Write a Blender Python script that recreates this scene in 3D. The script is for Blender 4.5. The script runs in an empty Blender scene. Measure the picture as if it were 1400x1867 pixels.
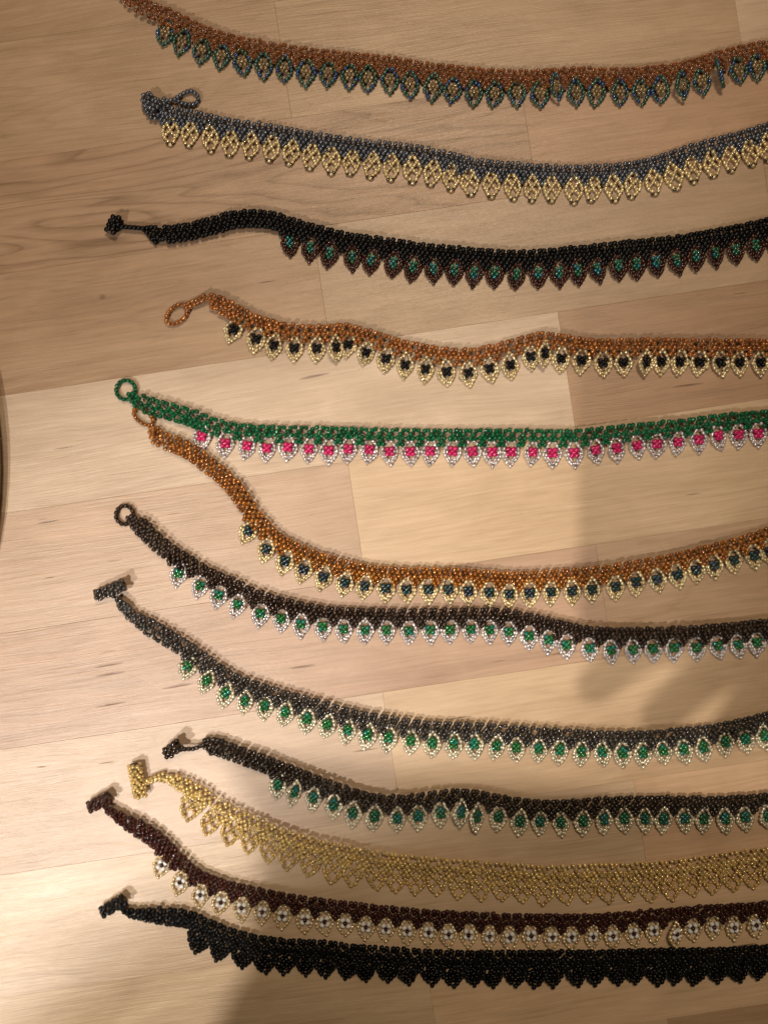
import bpy, math, random
import numpy as np
from mathutils import Vector, Matrix

random.seed(7)
rng = np.random.default_rng(11)
scene = bpy.context.scene
COL = scene.collection

# ------------------------------------------------------------------ scale
S = 0.00025            # metres per photograph pixel on the table
H = 0.40               # lens height above the table top
W_PX, H_PX = 1400, 1867
FZ = (H - 0.0016) / H  # beads lie about 1.6 mm above the wood

# ------------------------------------------------------------------ camera
cam_d = bpy.data.cameras.new("camera")
cam = bpy.data.objects.new("camera", cam_d)
COL.objects.link(cam)
cam.location = (0, 0, H)
cam_d.sensor_fit = 'VERTICAL'
cam_d.sensor_height = 24.0
cam_d.lens = 12.0 * H / (H_PX * S / 2)
cam_d.clip_start = 0.005
cam_d.clip_end = 50
scene.camera = cam

# ------------------------------------------------------------------ world
world = bpy.data.worlds.new("World")
scene.world = world
world.use_nodes = True
bg = world.node_tree.nodes["Background"]
bg.inputs[0].default_value = (1.0, 0.78, 0.56, 1)
bg.inputs[1].default_value = 0.085

# ------------------------------------------------------------------ lamps
LAMP = Vector((-0.383, -0.294, 1.30))
kd = bpy.data.lights.new("bulb", 'SPOT')
kd.energy = 33.0
kd.color = (1.0, 0.89, 0.77)
kd.shadow_soft_size = 0.009
kd.spot_size = math.radians(27)
kd.spot_blend = 0.6
key = bpy.data.objects.new("bulb", kd)
COL.objects.link(key)
key.location = LAMP
key.rotation_euler = (Vector((-0.03, -0.20, 0)) - LAMP).to_track_quat('-Z', 'Y').to_euler()

fd = bpy.data.lights.new("ceiling_lamp", 'AREA')
fd.shape = 'DISK'
fd.size = 0.22
fd.energy = 4.7
fd.color = (1.0, 0.80, 0.58)
fill = bpy.data.objects.new("ceiling_lamp", fd)
COL.objects.link(fill)
fill.location = (0.06, 0.46, 1.05)
fill.rotation_euler = (Vector((0, -0.05, 0)) - fill.location).to_track_quat('-Z', 'Y').to_euler()

wd = bpy.data.lights.new("added_white_lamp", 'AREA')  # lamp added off frame for the pale sheen at lower left
wd.shape = 'DISK'
wd.size = 0.08
wd.energy = 1.45
wd.color = (1.0, 0.97, 0.94)
wd.spread = math.radians(75)
white = bpy.data.objects.new("added_white_lamp", wd)
COL.objects.link(white)
white.location = (-0.55, -0.66, 1.0)
white.rotation_euler = (Vector((-0.08, -0.22, 0)) - white.location).to_track_quat('-Z', 'Y').to_euler()

scene.view_settings.view_transform = 'Standard'
scene.view_settings.look = 'None'
scene.view_settings.exposure = 0.0
scene.view_settings.gamma = 1.0
scene.cycles.use_denoising = True
scene.cycles.max_bounces = 8
scene.cycles.transmission_bounces = 5
scene.cycles.caustics_refractive = False
scene.cycles.caustics_reflective = False
scene.cycles.blur_glossy = 0.5
scene.cycles.sample_clamp_indirect = 4.0

# ------------------------------------------------------------------ helpers
def P(px, py, z=0.0):
    return np.array([(px - 700) * S * FZ, (933.5 - py) * S * FZ, z])

def link(name, data, parent=None):
    o = bpy.data.objects.new(name, data)
    COL.objects.link(o)
    if parent is not None:
        o.parent = parent
    return o

def tag(o, label=None, cat=None, group=None, kind=None):
    if label: o["label"] = label
    if cat: o["category"] = cat
    if group: o["group"] = group
    if kind: o["kind"] = kind
    return o

def mesh_np(name, V, F, mat, tint=None, smooth=True):
    me = bpy.data.meshes.new(name)
    V = np.asarray(V, dtype=np.float32)
    F = np.asarray(F, dtype=np.int32)
    me.vertices.add(len(V)); me.vertices.foreach_set("co", V.ravel())
    n = F.shape[1]
    me.loops.add(F.size); me.loops.foreach_set("vertex_index", F.ravel())
    me.polygons.add(len(F))
    me.polygons.foreach_set("loop_start", np.arange(0, F.size, n, dtype=np.int32))
    me.polygons.foreach_set("use_smooth", np.full(len(F), smooth))
    me.update(calc_edges=True); me.validate()
    if tint is not None:
        a = me.attributes.new("tint", 'FLOAT', 'POINT')
        a.data.foreach_set("value", np.asarray(tint, dtype=np.float32))
    me.materials.append(mat)
    return me

# ------------------------------------------------------------------ node helpers
def new_mat(name):
    m = bpy.data.materials.new(name)
    m.use_nodes = True
    nt = m.node_tree
    b = nt.nodes["Principled BSDF"]
    return m, nt, b

class NT:
    def __init__(s, nt): s.nt = nt
    def n(s, t, **k):
        nd = s.nt.nodes.new(t)
        for a, v in k.items(): setattr(nd, a, v)
        return nd
    def l(s, a, b): s.nt.links.new(a, b)
    def math(s, op, a, b=None, c=None, clamp=False):
        nd = s.n('ShaderNodeMath', operation=op, use_clamp=clamp)
        for i, x in enumerate((a, b, c)):
            if x is None: continue
            if isinstance(x, (int, float)): nd.inputs[i].default_value = x
            else: s.l(x, nd.inputs[i])
        return nd.outputs[0]
    def vmath(s, op, a, b=None):
        nd = s.n('ShaderNodeVectorMath', operation=op)
        for i, x in enumerate((a, b)):
            if x is None: continue
            if isinstance(x, (tuple, list)): nd.inputs[i].default_value = x
            else: s.l(x, nd.inputs[i])
        return nd.outputs[0]
    def noise(s, vec, scale, detail=2.0, rough=0.5, dist=0.0):
        nd = s.n('ShaderNodeTexNoise')
        s.l(vec, nd.inputs['Vector'])
        nd.inputs['Scale'].default_value = scale
        nd.inputs['Detail'].default_value = detail
        nd.inputs['Roughness'].default_value = rough
        nd.inputs['Distortion'].default_value = dist
        return nd.outputs['Fac']
    def ramp(s, fac, stops):
        nd = s.n('ShaderNodeValToRGB')
        e = nd.color_ramp.elements
        while len(e) < len(stops): e.new(0.5)
        for i, (p, c) in enumerate(stops):
            e[i].position = p
            e[i].color = (c, c, c, 1) if isinstance(c, (int, float)) else (*c, 1)
        s.l(fac, nd.inputs[0])
        return nd.outputs[0]
    def mixc(s, fac, a, b, blend='MIX'):
        nd = s.n('ShaderNodeMix', data_type='RGBA', blend_type=blend)
        for i, x in ((0, fac), (6, a), (7, b)):
            if isinstance(x, (int, float)): nd.inputs[i].default_value = x
            elif isinstance(x, (tuple, list)): nd.inputs[i].default_value = (*x, 1)
            else: s.l(x, nd.inputs[i])
        return nd.outputs[2]

# ------------------------------------------------------------------ wood
def wood_material():
    m, nt, b = new_mat("birch_stave_wood")
    g = NT(nt)
    tc = g.n('ShaderNodeTexCoord').outputs['Object']
    at = lambda nm: g.n('ShaderNodeAttribute', attribute_type='OBJECT', attribute_name=nm)
    seed = at("seed").outputs['Vector']
    tone = at("tone").outputs['Color']
    fig = at("figure").outputs['Fac']
    fleck_amt = at("fleck").outputs['Fac']
    streak_amt = at("streak").outputs['Fac']
    p = g.vmath('ADD', tc, seed)
    # slow sideways wander of the grain
    wv = g.vmath('MULTIPLY', p, (5.0, 22.0, 1.0))
    wander = g.math('MULTIPLY', g.math('SUBTRACT', g.noise(wv, 1.0, 3.0, 0.5), 0.5), 0.016)
    comb = g.n('ShaderNodeCombineXYZ')
    g.l(wander, comb.inputs[1])
    q = g.vmath('ADD', p, comb.outputs[0])
    fine = g.noise(g.vmath('MULTIPLY', q, (26.0, 1500.0, 1.0)), 1.0, 4.0, 0.65)
    mid = g.noise(g.vmath('MULTIPLY', q, (15.0, 260.0, 1.0)), 1.0, 5.0, 0.6)
    broad = g.noise(g.vmath('MULTIPLY', q, (11.0, 60.0, 1.0)), 1.0, 3.0, 0.55)
    blotch = g.noise(g.vmath('MULTIPLY', p, (22.0, 42.0, 1.0)), 1.0, 5.0, 0.62, 0.6)
    # cathedral figure: growth rings cut on the flat
    fv = g.vmath('MULTIPLY', p, (5.5, 40.0, 1.0))
    fn = g.noise(fv, 1.0, 2.5, 0.45, 0.35)
    rings = g.math('FRACT', g.math('MULTIPLY', fn, 13.0))
    ring = g.ramp(rings, [(0.0, 1.0), (0.08, 0.25), (0.55, 0.0), (0.9, 0.55), (1.0, 1.0)])
    crisp = g.noise(g.vmath('MULTIPLY', q, (44.0, 620.0, 1.0)), 1.0, 2.0, 0.55)
    hair = g.noise(g.vmath('MULTIPLY', q, (3.2, 210.0, 1.0)), 1.0, 2.0, 0.5)
    hair = g.math('SUBTRACT', 1.0, g.math('MULTIPLY', g.math('ABSOLUTE', g.math('SUBTRACT', hair, 0.5)), 26.0), clamp=True)
    # lightness factor
    f = g.math('MULTIPLY_ADD', g.math('SUBTRACT', fine, 0.5), 0.34, 1.0)
    f = g.math('ADD', f, g.math('MULTIPLY', g.math('MULTIPLY', g.math('SUBTRACT', mid, 0.5), 0.36), streak_amt))
    f = g.math('ADD', f, g.math('MULTIPLY', g.math('SUBTRACT', broad, 0.5), 0.34))
    f = g.math('ADD', f, g.math('MULTIPLY', g.math('SUBTRACT', blotch, 0.5), 0.46))
    f = g.math('SUBTRACT', f, g.math('MULTIPLY', g.math('MULTIPLY', ring, fig), 0.36))
    f = g.math('ADD', f, g.math('MULTIPLY', g.math('SUBTRACT', crisp, 0.5), 0.34))
    f = g.math('SUBTRACT', f, g.math('MULTIPLY', g.math('MULTIPLY', hair, streak_amt), 0.09))
    f = g.math('MAXIMUM', f, 0.2)
    lum = g.n('ShaderNodeCombineXYZ')
    g.l(f, lum.inputs[0]); g.l(g.math('POWER', f, 1.16), lum.inputs[1]); g.l(g.math('POWER', f, 1.38), lum.inputs[2])
    col = g.mixc(1.0, tone, lum.outputs[0], 'MULTIPLY')
    # reddish growth streaks
    red = g.ramp(mid, [(0.40, 0.0), (0.62, 1.0)])
    col = g.mixc(g.math('MULTIPLY', g.math('MULTIPLY', red, streak_amt), 0.16), col, (0.46, 0.24, 0.14))
    # pith flecks: short dark dashes along the grain
    fl_v = g.vmath('MULTIPLY', q, (34.0, 520.0, 1.0))
    vo = g.n('ShaderNodeTexVoronoi', feature='F1', distance='EUCLIDEAN')
    vo.inputs['Scale'].default_value = 1.0
    vo.inputs['Randomness'].default_value = 1.0
    g.l(fl_v, vo.inputs['Vector'])
    sep = g.n('ShaderNodeSeparateColor'); g.l(vo.outputs['Color'], sep.inputs[0])
    pick = g.math('LESS_THAN', sep.outputs[0], g.math('MULTIPLY', fleck_amt, 0.05))
    size = g.math('MULTIPLY_ADD', sep.outputs[1], 0.20, 0.07)
    dash = g.math('SUBTRACT', 1.0, g.math('DIVIDE', vo.outputs['Distance'], size), clamp=True)
    dash = g.math('MULTIPLY', g.math('POWER', dash, 0.45), pick)
    col = g.mixc(g.math('MULTIPLY', dash, 0.85), col, (0.12, 0.055, 0.028))
    # rare little knots
    kv = g.vmath('MULTIPLY', p, (26.0, 30.0, 1.0))
    vk = g.n('ShaderNodeTexVoronoi', feature='F1'); vk.inputs['Scale'].default_value = 1.0
    g.l(kv, vk.inputs['Vector'])
    sk = g.n('ShaderNodeSeparateColor'); g.l(vk.outputs['Color'], sk.inputs[0])
    kn = g.math('SUBTRACT', 1.0, g.math('DIVIDE', vk.outputs['Distance'], 0.055), clamp=True)
    kn = g.math('MULTIPLY', kn, g.math('LESS_THAN', sk.outputs[2], 0.05))
    col = g.mixc(g.math('MULTIPLY', kn, 0.8), col, (0.14, 0.07, 0.035))
    g.l(col, b.inputs['Base Color'])
    # satin oil finish, pores break up the sheen
    pores = g.noise(g.vmath('MULTIPLY', q, (420.0, 2600.0, 1.0)), 1.0, 3.0, 0.7)
    rr = g.math('MULTIPLY_ADD', pores, 0.26, 0.26)
    g.l(rr, b.inputs['Roughness'])
    b.inputs['Specular IOR Level'].default_value = 0.8
    hgt = g.math('ADD', g.math('MULTIPLY', pores, 0.6), g.math('ADD', g.math('ADD', fine, crisp), g.math('MULTIPLY', mid, 0.8)))
    hgt = g.math('SUBTRACT', hgt, g.math('MULTIPLY', dash, 1.5))
    bp = g.n('ShaderNodeBump'); bp.inputs['Strength'].default_value = 0.55
    bp.inputs['Distance'].default_value = 0.00022
    g.l(hgt, bp.inputs['Height'])
    g.l(bp.outputs[0], b.inputs['Normal'])
    return m

WOOD = wood_material()

def stave_mesh(name, x0, x1, y0, y1, th=0.026, bev=0.00007):
    """a glued strip: a board whose top arrises are very slightly eased"""
    V = []
    for z, e in ((-th, 0), (-bev * 1.4, 0), (0, bev)):
        V += [(x0 + e, y0 + e, z), (x1 - e, y0 + e, z), (x1 - e, y1 - e, z), (x0 + e, y1 - e, z)]
    F = []
    for k in (0, 4):
        for i in range(4):
            j = (i + 1) % 4
            F.append((k + i, k + j, k + 4 + j, k + 4 + i))
    F += [(8, 9, 10, 11), (3, 2, 1, 0)]
    return mesh_np(name, V, F, WOOD, smooth=False)

TABLE = link("wooden_tabletop", None)
tag(TABLE, "birch butcher-block tabletop of glued wood staves lying under all the necklaces", "tabletop")
TABLE["kind"] = "thing"
ANG = math.atan(0.1494 / 0.9888)
TABLE.location = (-700 * S, 933.5 * S, 0)      # photograph's top-left corner
TABLE.rotation_euler = (0, 0, ANG)

def stave(x0, x1, y0, y1, tone, figure=0.15, fleck=0.4, streak=0.5, seed=None):
    """x along, y across, in photograph pixels of the rotated frame (y up)"""
    cx, cy = (x0 + x1) / 2, (y0 + y1) / 2
    gap = 0.07
    me = stave_mesh("stave", (x0 - cx + gap) * S, (x1 - cx - gap) * S, (y0 - cy + gap) * S, (y1 - cy - gap) * S)
    o = link("stave", me, TABLE)
    o.location = (cx * S, cy * S, random.uniform(-0.00006, 0.0))
    o["tone"] = [tone[0] * 1.03, tone[1] * 0.99, tone[2] * 0.92]
    o["figure"] = float(figure); o["fleck"] = float(fleck); o["streak"] = float(streak)
    sd = seed if seed is not None else random.random() * 50
    o["seed"] = [sd, sd * 1.7 % 9, 0.0]
    return o

# palettes (linear albedo)
TAN = (0.47, 0.318, 0.20); PALE = (0.60, 0.45, 0.32); PINK = (0.52, 0.335, 0.235)
BROWN = (0.42, 0.262, 0.158); REDDISH = (0.50, 0.285, 0.175); YEL = (0.60, 0.44, 0.29)
PINKPALE = (0.57, 0.425, 0.31)
ys = [-77, -292, -495, -714, -927, -1143, -1352, -1578, -1800]   # glue lines, top to bottom
# rows seen in the photograph: (row index, [joint positions], [stave looks])
rows = {
    -1: ([920], [(TAN, .2, .2, .4), (TAN, .1, .3, .4)]),
    0: ([494, 1324], [(TAN, .35, .15, .5), ((.50, .345, .215), .15, .35, .5), (PALE, .1, .2, .3)]),
    1: ([915], [((.455, .292, .178), .85, .3, .7), ((.50, .315, .195), .25, .35, .7)]),
    2: ([501, 1331], [((.455, .30, .185), .30, .35, .5), ((.48, .34, .22), .2, .6, .35), (TAN, .2, .5, .4)]),
    3: ([920], [((.62, .48, .36), .06, .5, .35), (BROWN, .1, .25, 1.0)]),
    4: ([501], [((.53, .375, .265), .05, 2.6, .9), ((.64, .47, .31), .0, .8, .6)]),
    5: ([925], [((.50, .34, .24), .05, 2.4, 1.2), ((.52, .36, .235), .3, .3, .4)]),
    6: ([501], [(PINKPALE, .06, .7, .45), (YEL, .06, .4, .35)]),
    7: ([929], [((.63, .485, .345), .12, .4, .6), ((.64, .45, .30), .06, .3, .4)]),
    8: ([506], [((.66, .51, .35), .12, .4, .6), ((.70, .52, .35), .1, .3, .4)]),
    9: ([925], [(YEL, .1, .4, .4), (TAN, .1, .4, .4)]),
}
rows[1][1][0] = ((.46, .30, .188), 1.0, .3, .6)
X0, X1 = -1250, 2650
def yline(i):
    if i < 0: return ys[0] + 215 * (-i)
    if i >= len(ys): return ys[-1] - 218 * (i - len(ys) + 1)
    return ys[i]
for r in range(-9, 10):
    yt, yb = yline(r), yline(r + 1)
    if r in rows:
        js, looks = rows[r]
        js = [X0] + js + [X1]
    else:
        a = 501 if r % 2 else 920
        js = [X0, a - 830, a, a + 830, X1]
        looks = [(random.choice((TAN, PALE, PINK, YEL, BROWN)), random.uniform(0, .4), random.uniform(.2, 1), random.uniform(.3, .9)) for _ in range(4)]
    for k, lk in enumerate(looks):
        stave(js[k], js[k + 1], yb, yt, lk[0], lk[1], lk[2], lk[3])

# ------------------------------------------------------------------ bead materials
def bead_mat(name, col, col2=None, metal=0.0, rough=0.2, trans=0.0, coat=0.0, spec=0.5, var=0.25, third=None):
    m, nt, b = new_mat(name)
    g = NT(nt)
    tint = g.n('ShaderNodeAttribute', attribute_type='GEOMETRY', attribute_name='tint').outputs['Fac']
    oi = g.n('ShaderNodeObjectInfo').outputs['Random']
    r = g.math('FRACT', g.math('ADD', tint, oi))
    r2 = g.math('FRACT', g.math('MULTIPLY', r, 7.31))
    c = g.mixc(r, col, col2 if col2 else tuple(x * 0.8 for x in col))
    if third:
        c = g.mixc(g.math('GREATER_THAN', r2, 0.72), c, third)
    k = g.math('MULTIPLY_ADD', r2, 2 * var, 1 - var)
    cv = g.n('ShaderNodeCombineXYZ')
    for i in range(3): g.l(k, cv.inputs[i])
    c = g.mixc(1.0, c, cv.outputs[0], 'MULTIPLY')
    g.l(c, b.inputs['Base Color'])
    b.inputs['Metallic'].default_value = metal
    b.inputs['Roughness'].default_value = rough
    b.inputs['Transmission Weight'].default_value = trans
    b.inputs['IOR'].default_value = 1.5
    b.inputs['Coat Weight'].default_value = coat
    b.inputs['Coat Roughness'].default_value = 0.08
    b.inputs['Specular IOR Level'].default_value = spec
    return m

M = {
    'amber_clear': bead_mat("clear_amber_glass_bead", (0.56, 0.18, 0.028), (0.44, 0.12, 0.022), 0.0, 0.10, 0.7),
    'amber_lined': bead_mat("lined_amber_glass_bead", (0.56, 0.20, 0.028), (0.42, 0.125, 0.018), 0.3, 0.15, 0.4, 0.8),
    'orange_lined': bead_mat("lined_orange_glass_bead", (0.54, 0.20, 0.020), (0.36, 0.11, 0.010), 0.4, 0.14, 0.35, 0.8),
    'teal_iris': bead_mat("iris_teal_metal_bead", (0.07, 0.19, 0.18), (0.10, 0.17, 0.09), 0.65, 0.26, 0, 0.5, third=(0.04, 0.09, 0.20)),
    'smoke_clear': bead_mat("smoky_clear_glass_bead", (0.42, 0.29, 0.14), (0.32, 0.22, 0.10), 0.25, 0.16, 0.3, 0.5),
    'gunmetal': bead_mat("gunmetal_bead", (0.165, 0.178, 0.205), (0.115, 0.125, 0.15), 0.65, 0.30, 0, 0.35),
    'gold_lined': bead_mat("gold_lined_glass_bead", (0.95, 0.78, 0.43), (0.90, 0.68, 0.32), 0.45, 0.24, 0.1, 0.8, var=0.15),
    'bronze_dark': bead_mat("dark_bronze_bead", (0.075, 0.045, 0.015), None, 0.5, 0.2, 0, 0.8),
    'black': bead_mat("black_glass_bead", (0.006, 0.006, 0.0065), (0.004, 0.004, 0.0045), 0, 0.09, 0, 0.0, spec=0.3),
    'black_satin': bead_mat("satin_black_bead", (0.007, 0.0065, 0.0065), (0.005, 0.005, 0.005), 0, 0.24, spec=0.28),
    'brown_metal': bead_mat("brown_metallic_bead", (0.095, 0.036, 0.024), (0.06, 0.022, 0.016), 0.6, 0.26, 0, 0.5),
    'green_iris': bead_mat("iris_green_glass_bead", (0.025, 0.20, 0.14), (0.04, 0.17, 0.07), 0.45, 0.18, 0, 0.6, third=(0.02, 0.17, 0.20)),
    'palegold': bead_mat("pale_gold_glass_bead", (0.93, 0.78, 0.47), (0.82, 0.62, 0.32), 0.45, 0.22, 0.15, 0.8),
    'emerald': bead_mat("emerald_glass_bead", (0.0, 0.135, 0.045), (0.0, 0.085, 0.028), 0.1, 0.09, 0.1, 0.3, spec=0.4),
    'crystal': bead_mat("silver_lined_crystal_bead", (0.96, 0.89, 0.89), (0.88, 0.79, 0.79), 0.4, 0.18, 0.3, 0.8),
    'pink': bead_mat("raspberry_pink_bead", (0.64, 0.022, 0.15), (0.54, 0.015, 0.115), 0.1, 0.14, 0.0, 0.5, var=0.15),
    'teal_dark': bead_mat("dark_teal_bead", (0.018, 0.06, 0.065), (0.02, 0.045, 0.04), 0.5, 0.18, 0, 0.7, third=(0.02, 0.03, 0.05)),
    'bronze_black': bead_mat("black_bronze_bead", (0.052, 0.029, 0.019), (0.030, 0.018, 0.013), 0.5, 0.17, 0, 0.5, spec=0.4),
    'leaf_green': bead_mat("leaf_green_glass_bead", (0.012, 0.20, 0.06), (0.022, 0.15, 0.03), 0.25, 0.12, 0.1, 0.5, third=(0.006, 0.18, 0.12)),
    'smoke_grey': bead_mat("smoke_grey_glass_bead", (0.075, 0.065, 0.058), (0.045, 0.04, 0.037), 0.4, 0.16, 0.1, 0.7),
    'champagne': bead_mat("champagne_glass_bead", (0.93, 0.85, 0.66), (0.80, 0.72, 0.52), 0.4, 0.2, 0.2, 0.8),
    'deep_green': bead_mat("deep_green_glass_bead", (0.012, 0.17, 0.07), (0.015, 0.12, 0.06), 0.3, 0.17, 0.05, 0.7, third=(0.01, 0.13, 0.13)),
    'espresso': bead_mat("espresso_glass_bead", (0.042, 0.028, 0.019), (0.026, 0.018, 0.013), 0.4, 0.15, 0, 0.5, spec=0.4),
    'honey': bead_mat("honey_gold_glass_bead", (0.96, 0.72, 0.29), (0.90, 0.60, 0.19), 0.22, 0.16, 0.38, 0.8),
    'garnet': bead_mat("garnet_brown_glass_bead", (0.060, 0.011, 0.006), (0.032, 0.006, 0.004), 0.2, 0.10, 0.1, 0.3, spec=0.4),
    'white': bead_mat("white_opaque_bead", (0.86, 0.86, 0.84), (0.83, 0.83, 0.81), 0, 0.25, var=0.05),
}
def thread_mat():
    m, nt, b = new_mat("beading_thread")
    b.inputs['Base Color'].default_value = (0.16, 0.11, 0.07, 1)
    b.inputs['Roughness'].default_value = 0.6
    return m
THREAD = thread_mat()

# ------------------------------------------------------------------ bead geometry
NSEG = 8
# closed profile of a seed bead: outside barrel, then the hole  (x / length, r / radius)
PROF = np.array([(-0.5, 0.62), (-0.34, 0.92), (0.0, 1.0), (0.34, 0.92), (0.5, 0.62), (0.36, 0.30), (-0.36, 0.30)])
def bead_template():
    V, F = [], []
    n = len(PROF)
    for k in range(NSEG):
        a = 2 * math.pi * k / NSEG
        for (x, r) in PROF:
            V.append((x, r * math.cos(a) * 0.5, r * math.sin(a) * 0.5))
    for k in range(NSEG):
        k2 = (k + 1) % NSEG
        for i in range(n):
            j = (i + 1) % n
            F.append((k * n + i, k * n + j, k2 * n + j, k2 * n + i))
    return np.array(V), np.array(F)
BV, BF = bead_template()

def frames(dirs):
    d = dirs / np.linalg.norm(dirs, axis=1, keepdims=True)
    up = np.tile(np.array([0, 0, 1.0]), (len(d), 1))
    flat = np.abs(d[:, 2]) > 0.95
    up[flat] = (1, 0, 0)
    s = np.cross(up, d); s /= np.linalg.norm(s, axis=1, keepdims=True)
    t = np.cross(d, s)
    return d, s, t

def beads_mesh(name, cen, dirs, D, L, mat):
    """many separate seed beads in one mesh; D, L scalars or arrays (metres)"""
    cen = np.asarray(cen, float); dirs = np.asarray(dirs, float)
    n = len(cen)
    D = np.broadcast_to(np.asarray(D, float), (n,)); L = np.broadcast_to(np.asarray(L, float), (n,))
    d, s, t = frames(dirs)
    V = (cen[:, None, :] + d[:, None, :] * (BV[None, :, 0:1] * L[:, None, None])
         + s[:, None, :] * (BV[None, :, 1:2] * D[:, None, None]) + t[:, None, :] * (BV[None, :, 2:3] * D[:, None, None]))
    F = (BF[None] + (np.arange(n) * len(BV))[:, None, None]).reshape(-1, 4)
    tint = np.repeat(rng.random(n), len(BV))
    return mesh_np(name, V.reshape(-1, 3), F, mat, tint)

def string_mesh_data(cen, D, L, closed=False):
    """one continuous string of beads: a thread that swells to each bead"""
    cen = np.asarray(cen, float); n = len(cen)
    if closed: tan = np.roll(cen, -1, 0) - np.roll(cen, 1, 0)
    else:
        tan = np.gradient(cen, axis=0)
    d, s, t = frames(tan)
    prof = [(-0.5, 0.30), (-0.40, 0.80), (-0.12, 1.0), (0.12, 1.0), (0.40, 0.80), (0.5, 0.30)]
    rings, tints = [], []
    tv = rng.random(n)
    for i in range(n):
        for (x, r) in prof:
            c = cen[i] + d[i] * x * L
            ring = [c + (s[i] * math.cos(a) + t[i] * math.sin(a)) * r * D / 2 for a in np.arange(NSEG) * 2 * math.pi / NSEG]
            rings.append(ring); tints += [tv[i]] * NSEG
    R = len(rings)
    V = np.array(rings).reshape(-1, 3)
    F = []
    for k in range(R if closed else R - 1):
        k2 = (k + 1) % R
        for a in range(NSEG):
            b = (a + 1) % NSEG
            F.append((k * NSEG + a, k * NSEG + b, k2 * NSEG + b, k2 * NSEG + a))
    return V, np.array(F), np.array(tints)

def join(parts):
    V, F, T, off = [], [], [], 0
    for v, f, t in parts:
        V.append(v); F.append(f + off); T.append(t); off += len(v)
    return np.concatenate(V), np.concatenate(F), np.concatenate(T)

def thread_mesh(name, pts, rad=0.00022, closed=False):
    pts = np.asarray(pts, float)
    tan = (np.roll(pts, -1, 0) - np.roll(pts, 1, 0)) if closed else np.gradient(pts, axis=0)
    d, s, t = frames(tan)
    n = 6
    V = np.concatenate([[p + (s[i] * math.cos(a) + t[i] * math.sin(a)) * rad for a in np.arange(n) * 2 * math.pi / n] for i, p in enumerate(pts)])
    F = []
    for k in range(len(pts) if closed else len(pts) - 1):
        k2 = (k + 1) % len(pts)
        for a in range(n):
            F.append((k * n + a, k * n + (a + 1) % n, k2 * n + (a + 1) % n, k2 * n + a))
    return mesh_np(name, V, F, THREAD)

_bead_cache = {}
def bead_proto(mk, D, L):
    k = (mk, round(D, 6), round(L, 6))
    if k not in _bead_cache:
        V = BV.copy(); V[:, 0] *= L; V[:, 1:] *= D
        _bead_cache[k] = mesh_np("bead", V, BF, M[mk], np.zeros(len(V)))
    return _bead_cache[k]

def put_bead(parent, mk, loc, ang, D, L, tilt=0.0):
    o = bpy.data.objects.new("bead", bead_proto(mk, D, L))
    COL.objects.link(o)
    o.parent = parent
    o.location = loc
    o.rotation_euler = (random.uniform(0, 6.28), tilt, ang)
    return o

# ------------------------------------------------------------------ curves
class Curve:
    """smooth line through photograph points; s in pixels"""
    def __init__(self, pts):
        p = np.array(pts, float)
        p = np.vstack([2 * p[0] - p[1], p, 2 * p[-1] - p[-2]])
        out = []
        for i in range(1, len(p) - 2):
            a, b, c, d = p[i - 1], p[i], p[i + 1], p[i + 2]
            for t in np.linspace(0, 1, 14, endpoint=False):
                out.append(0.5 * ((2 * b) + (c - a) * t + (2 * a - 5 * b + 4 * c - d) * t ** 2 + (3 * b - a - 3 * c + d) * t ** 3))
        out.append(p[-2])
        q = np.array(out)
        # even steps and light smoothing (hand-read points jitter by a pixel or two)
        dl = np.r_[0, np.cumsum(np.linalg.norm(np.diff(q, axis=0), axis=1))]
        n = int(dl[-1] / 2)
        ss = np.linspace(0, dl[-1], n)
        q = np.stack([np.interp(ss, dl, q[:, k]) for k in (0, 1)], 1)
        ker = np.hanning(13); ker /= ker.sum()
        pad = np.vstack([2 * q[0] - q[6:0:-1], q, 2 * q[-1] - q[-2:-8:-1]])
        q = np.stack([np.convolve(pad[:, k], ker, 'valid') for k in (0, 1)], 1)
        self.q = q
        self.s = np.r_[0, np.cumsum(np.linalg.norm(np.diff(q, axis=0), axis=1))]
        self.len = self.s[-1]
        t = np.gradient(q, axis=0); t /= np.linalg.norm(t, axis=1, keepdims=True)
        ker = np.hanning(17); ker /= ker.sum()
        pad = np.vstack([np.repeat(t[:1], 8, 0), t, np.repeat(t[-1:], 8, 0)])
        t = np.stack([np.convolve(pad[:, k], ker, 'valid') for k in (0, 1)], 1)
        self.t = t / np.linalg.norm(t, axis=1, keepdims=True)
    def at(self, s):
        x = np.interp(s, self.s, self.q[:, 0]); y = np.interp(s, self.s, self.q[:, 1])
        tx = np.interp(s, self.s, self.t[:, 0]); ty = np.interp(s, self.s, self.t[:, 1])
        l = math.hypot(tx, ty)
        if s > self.len:
            x += (s - self.len) * tx; y += (s - self.len) * ty
        return np.array([x, y]), np.array([tx / l, ty / l]), np.array([-ty / l, tx / l])
    def find(self, x, off):
        nx = self.q[:, 0] - self.t[:, 1] * off
        i = int(np.argmin(np.abs(nx - x)))
        if x > nx[-1]: return self.len + (x - nx[-1])
        return self.s[i]

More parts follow.
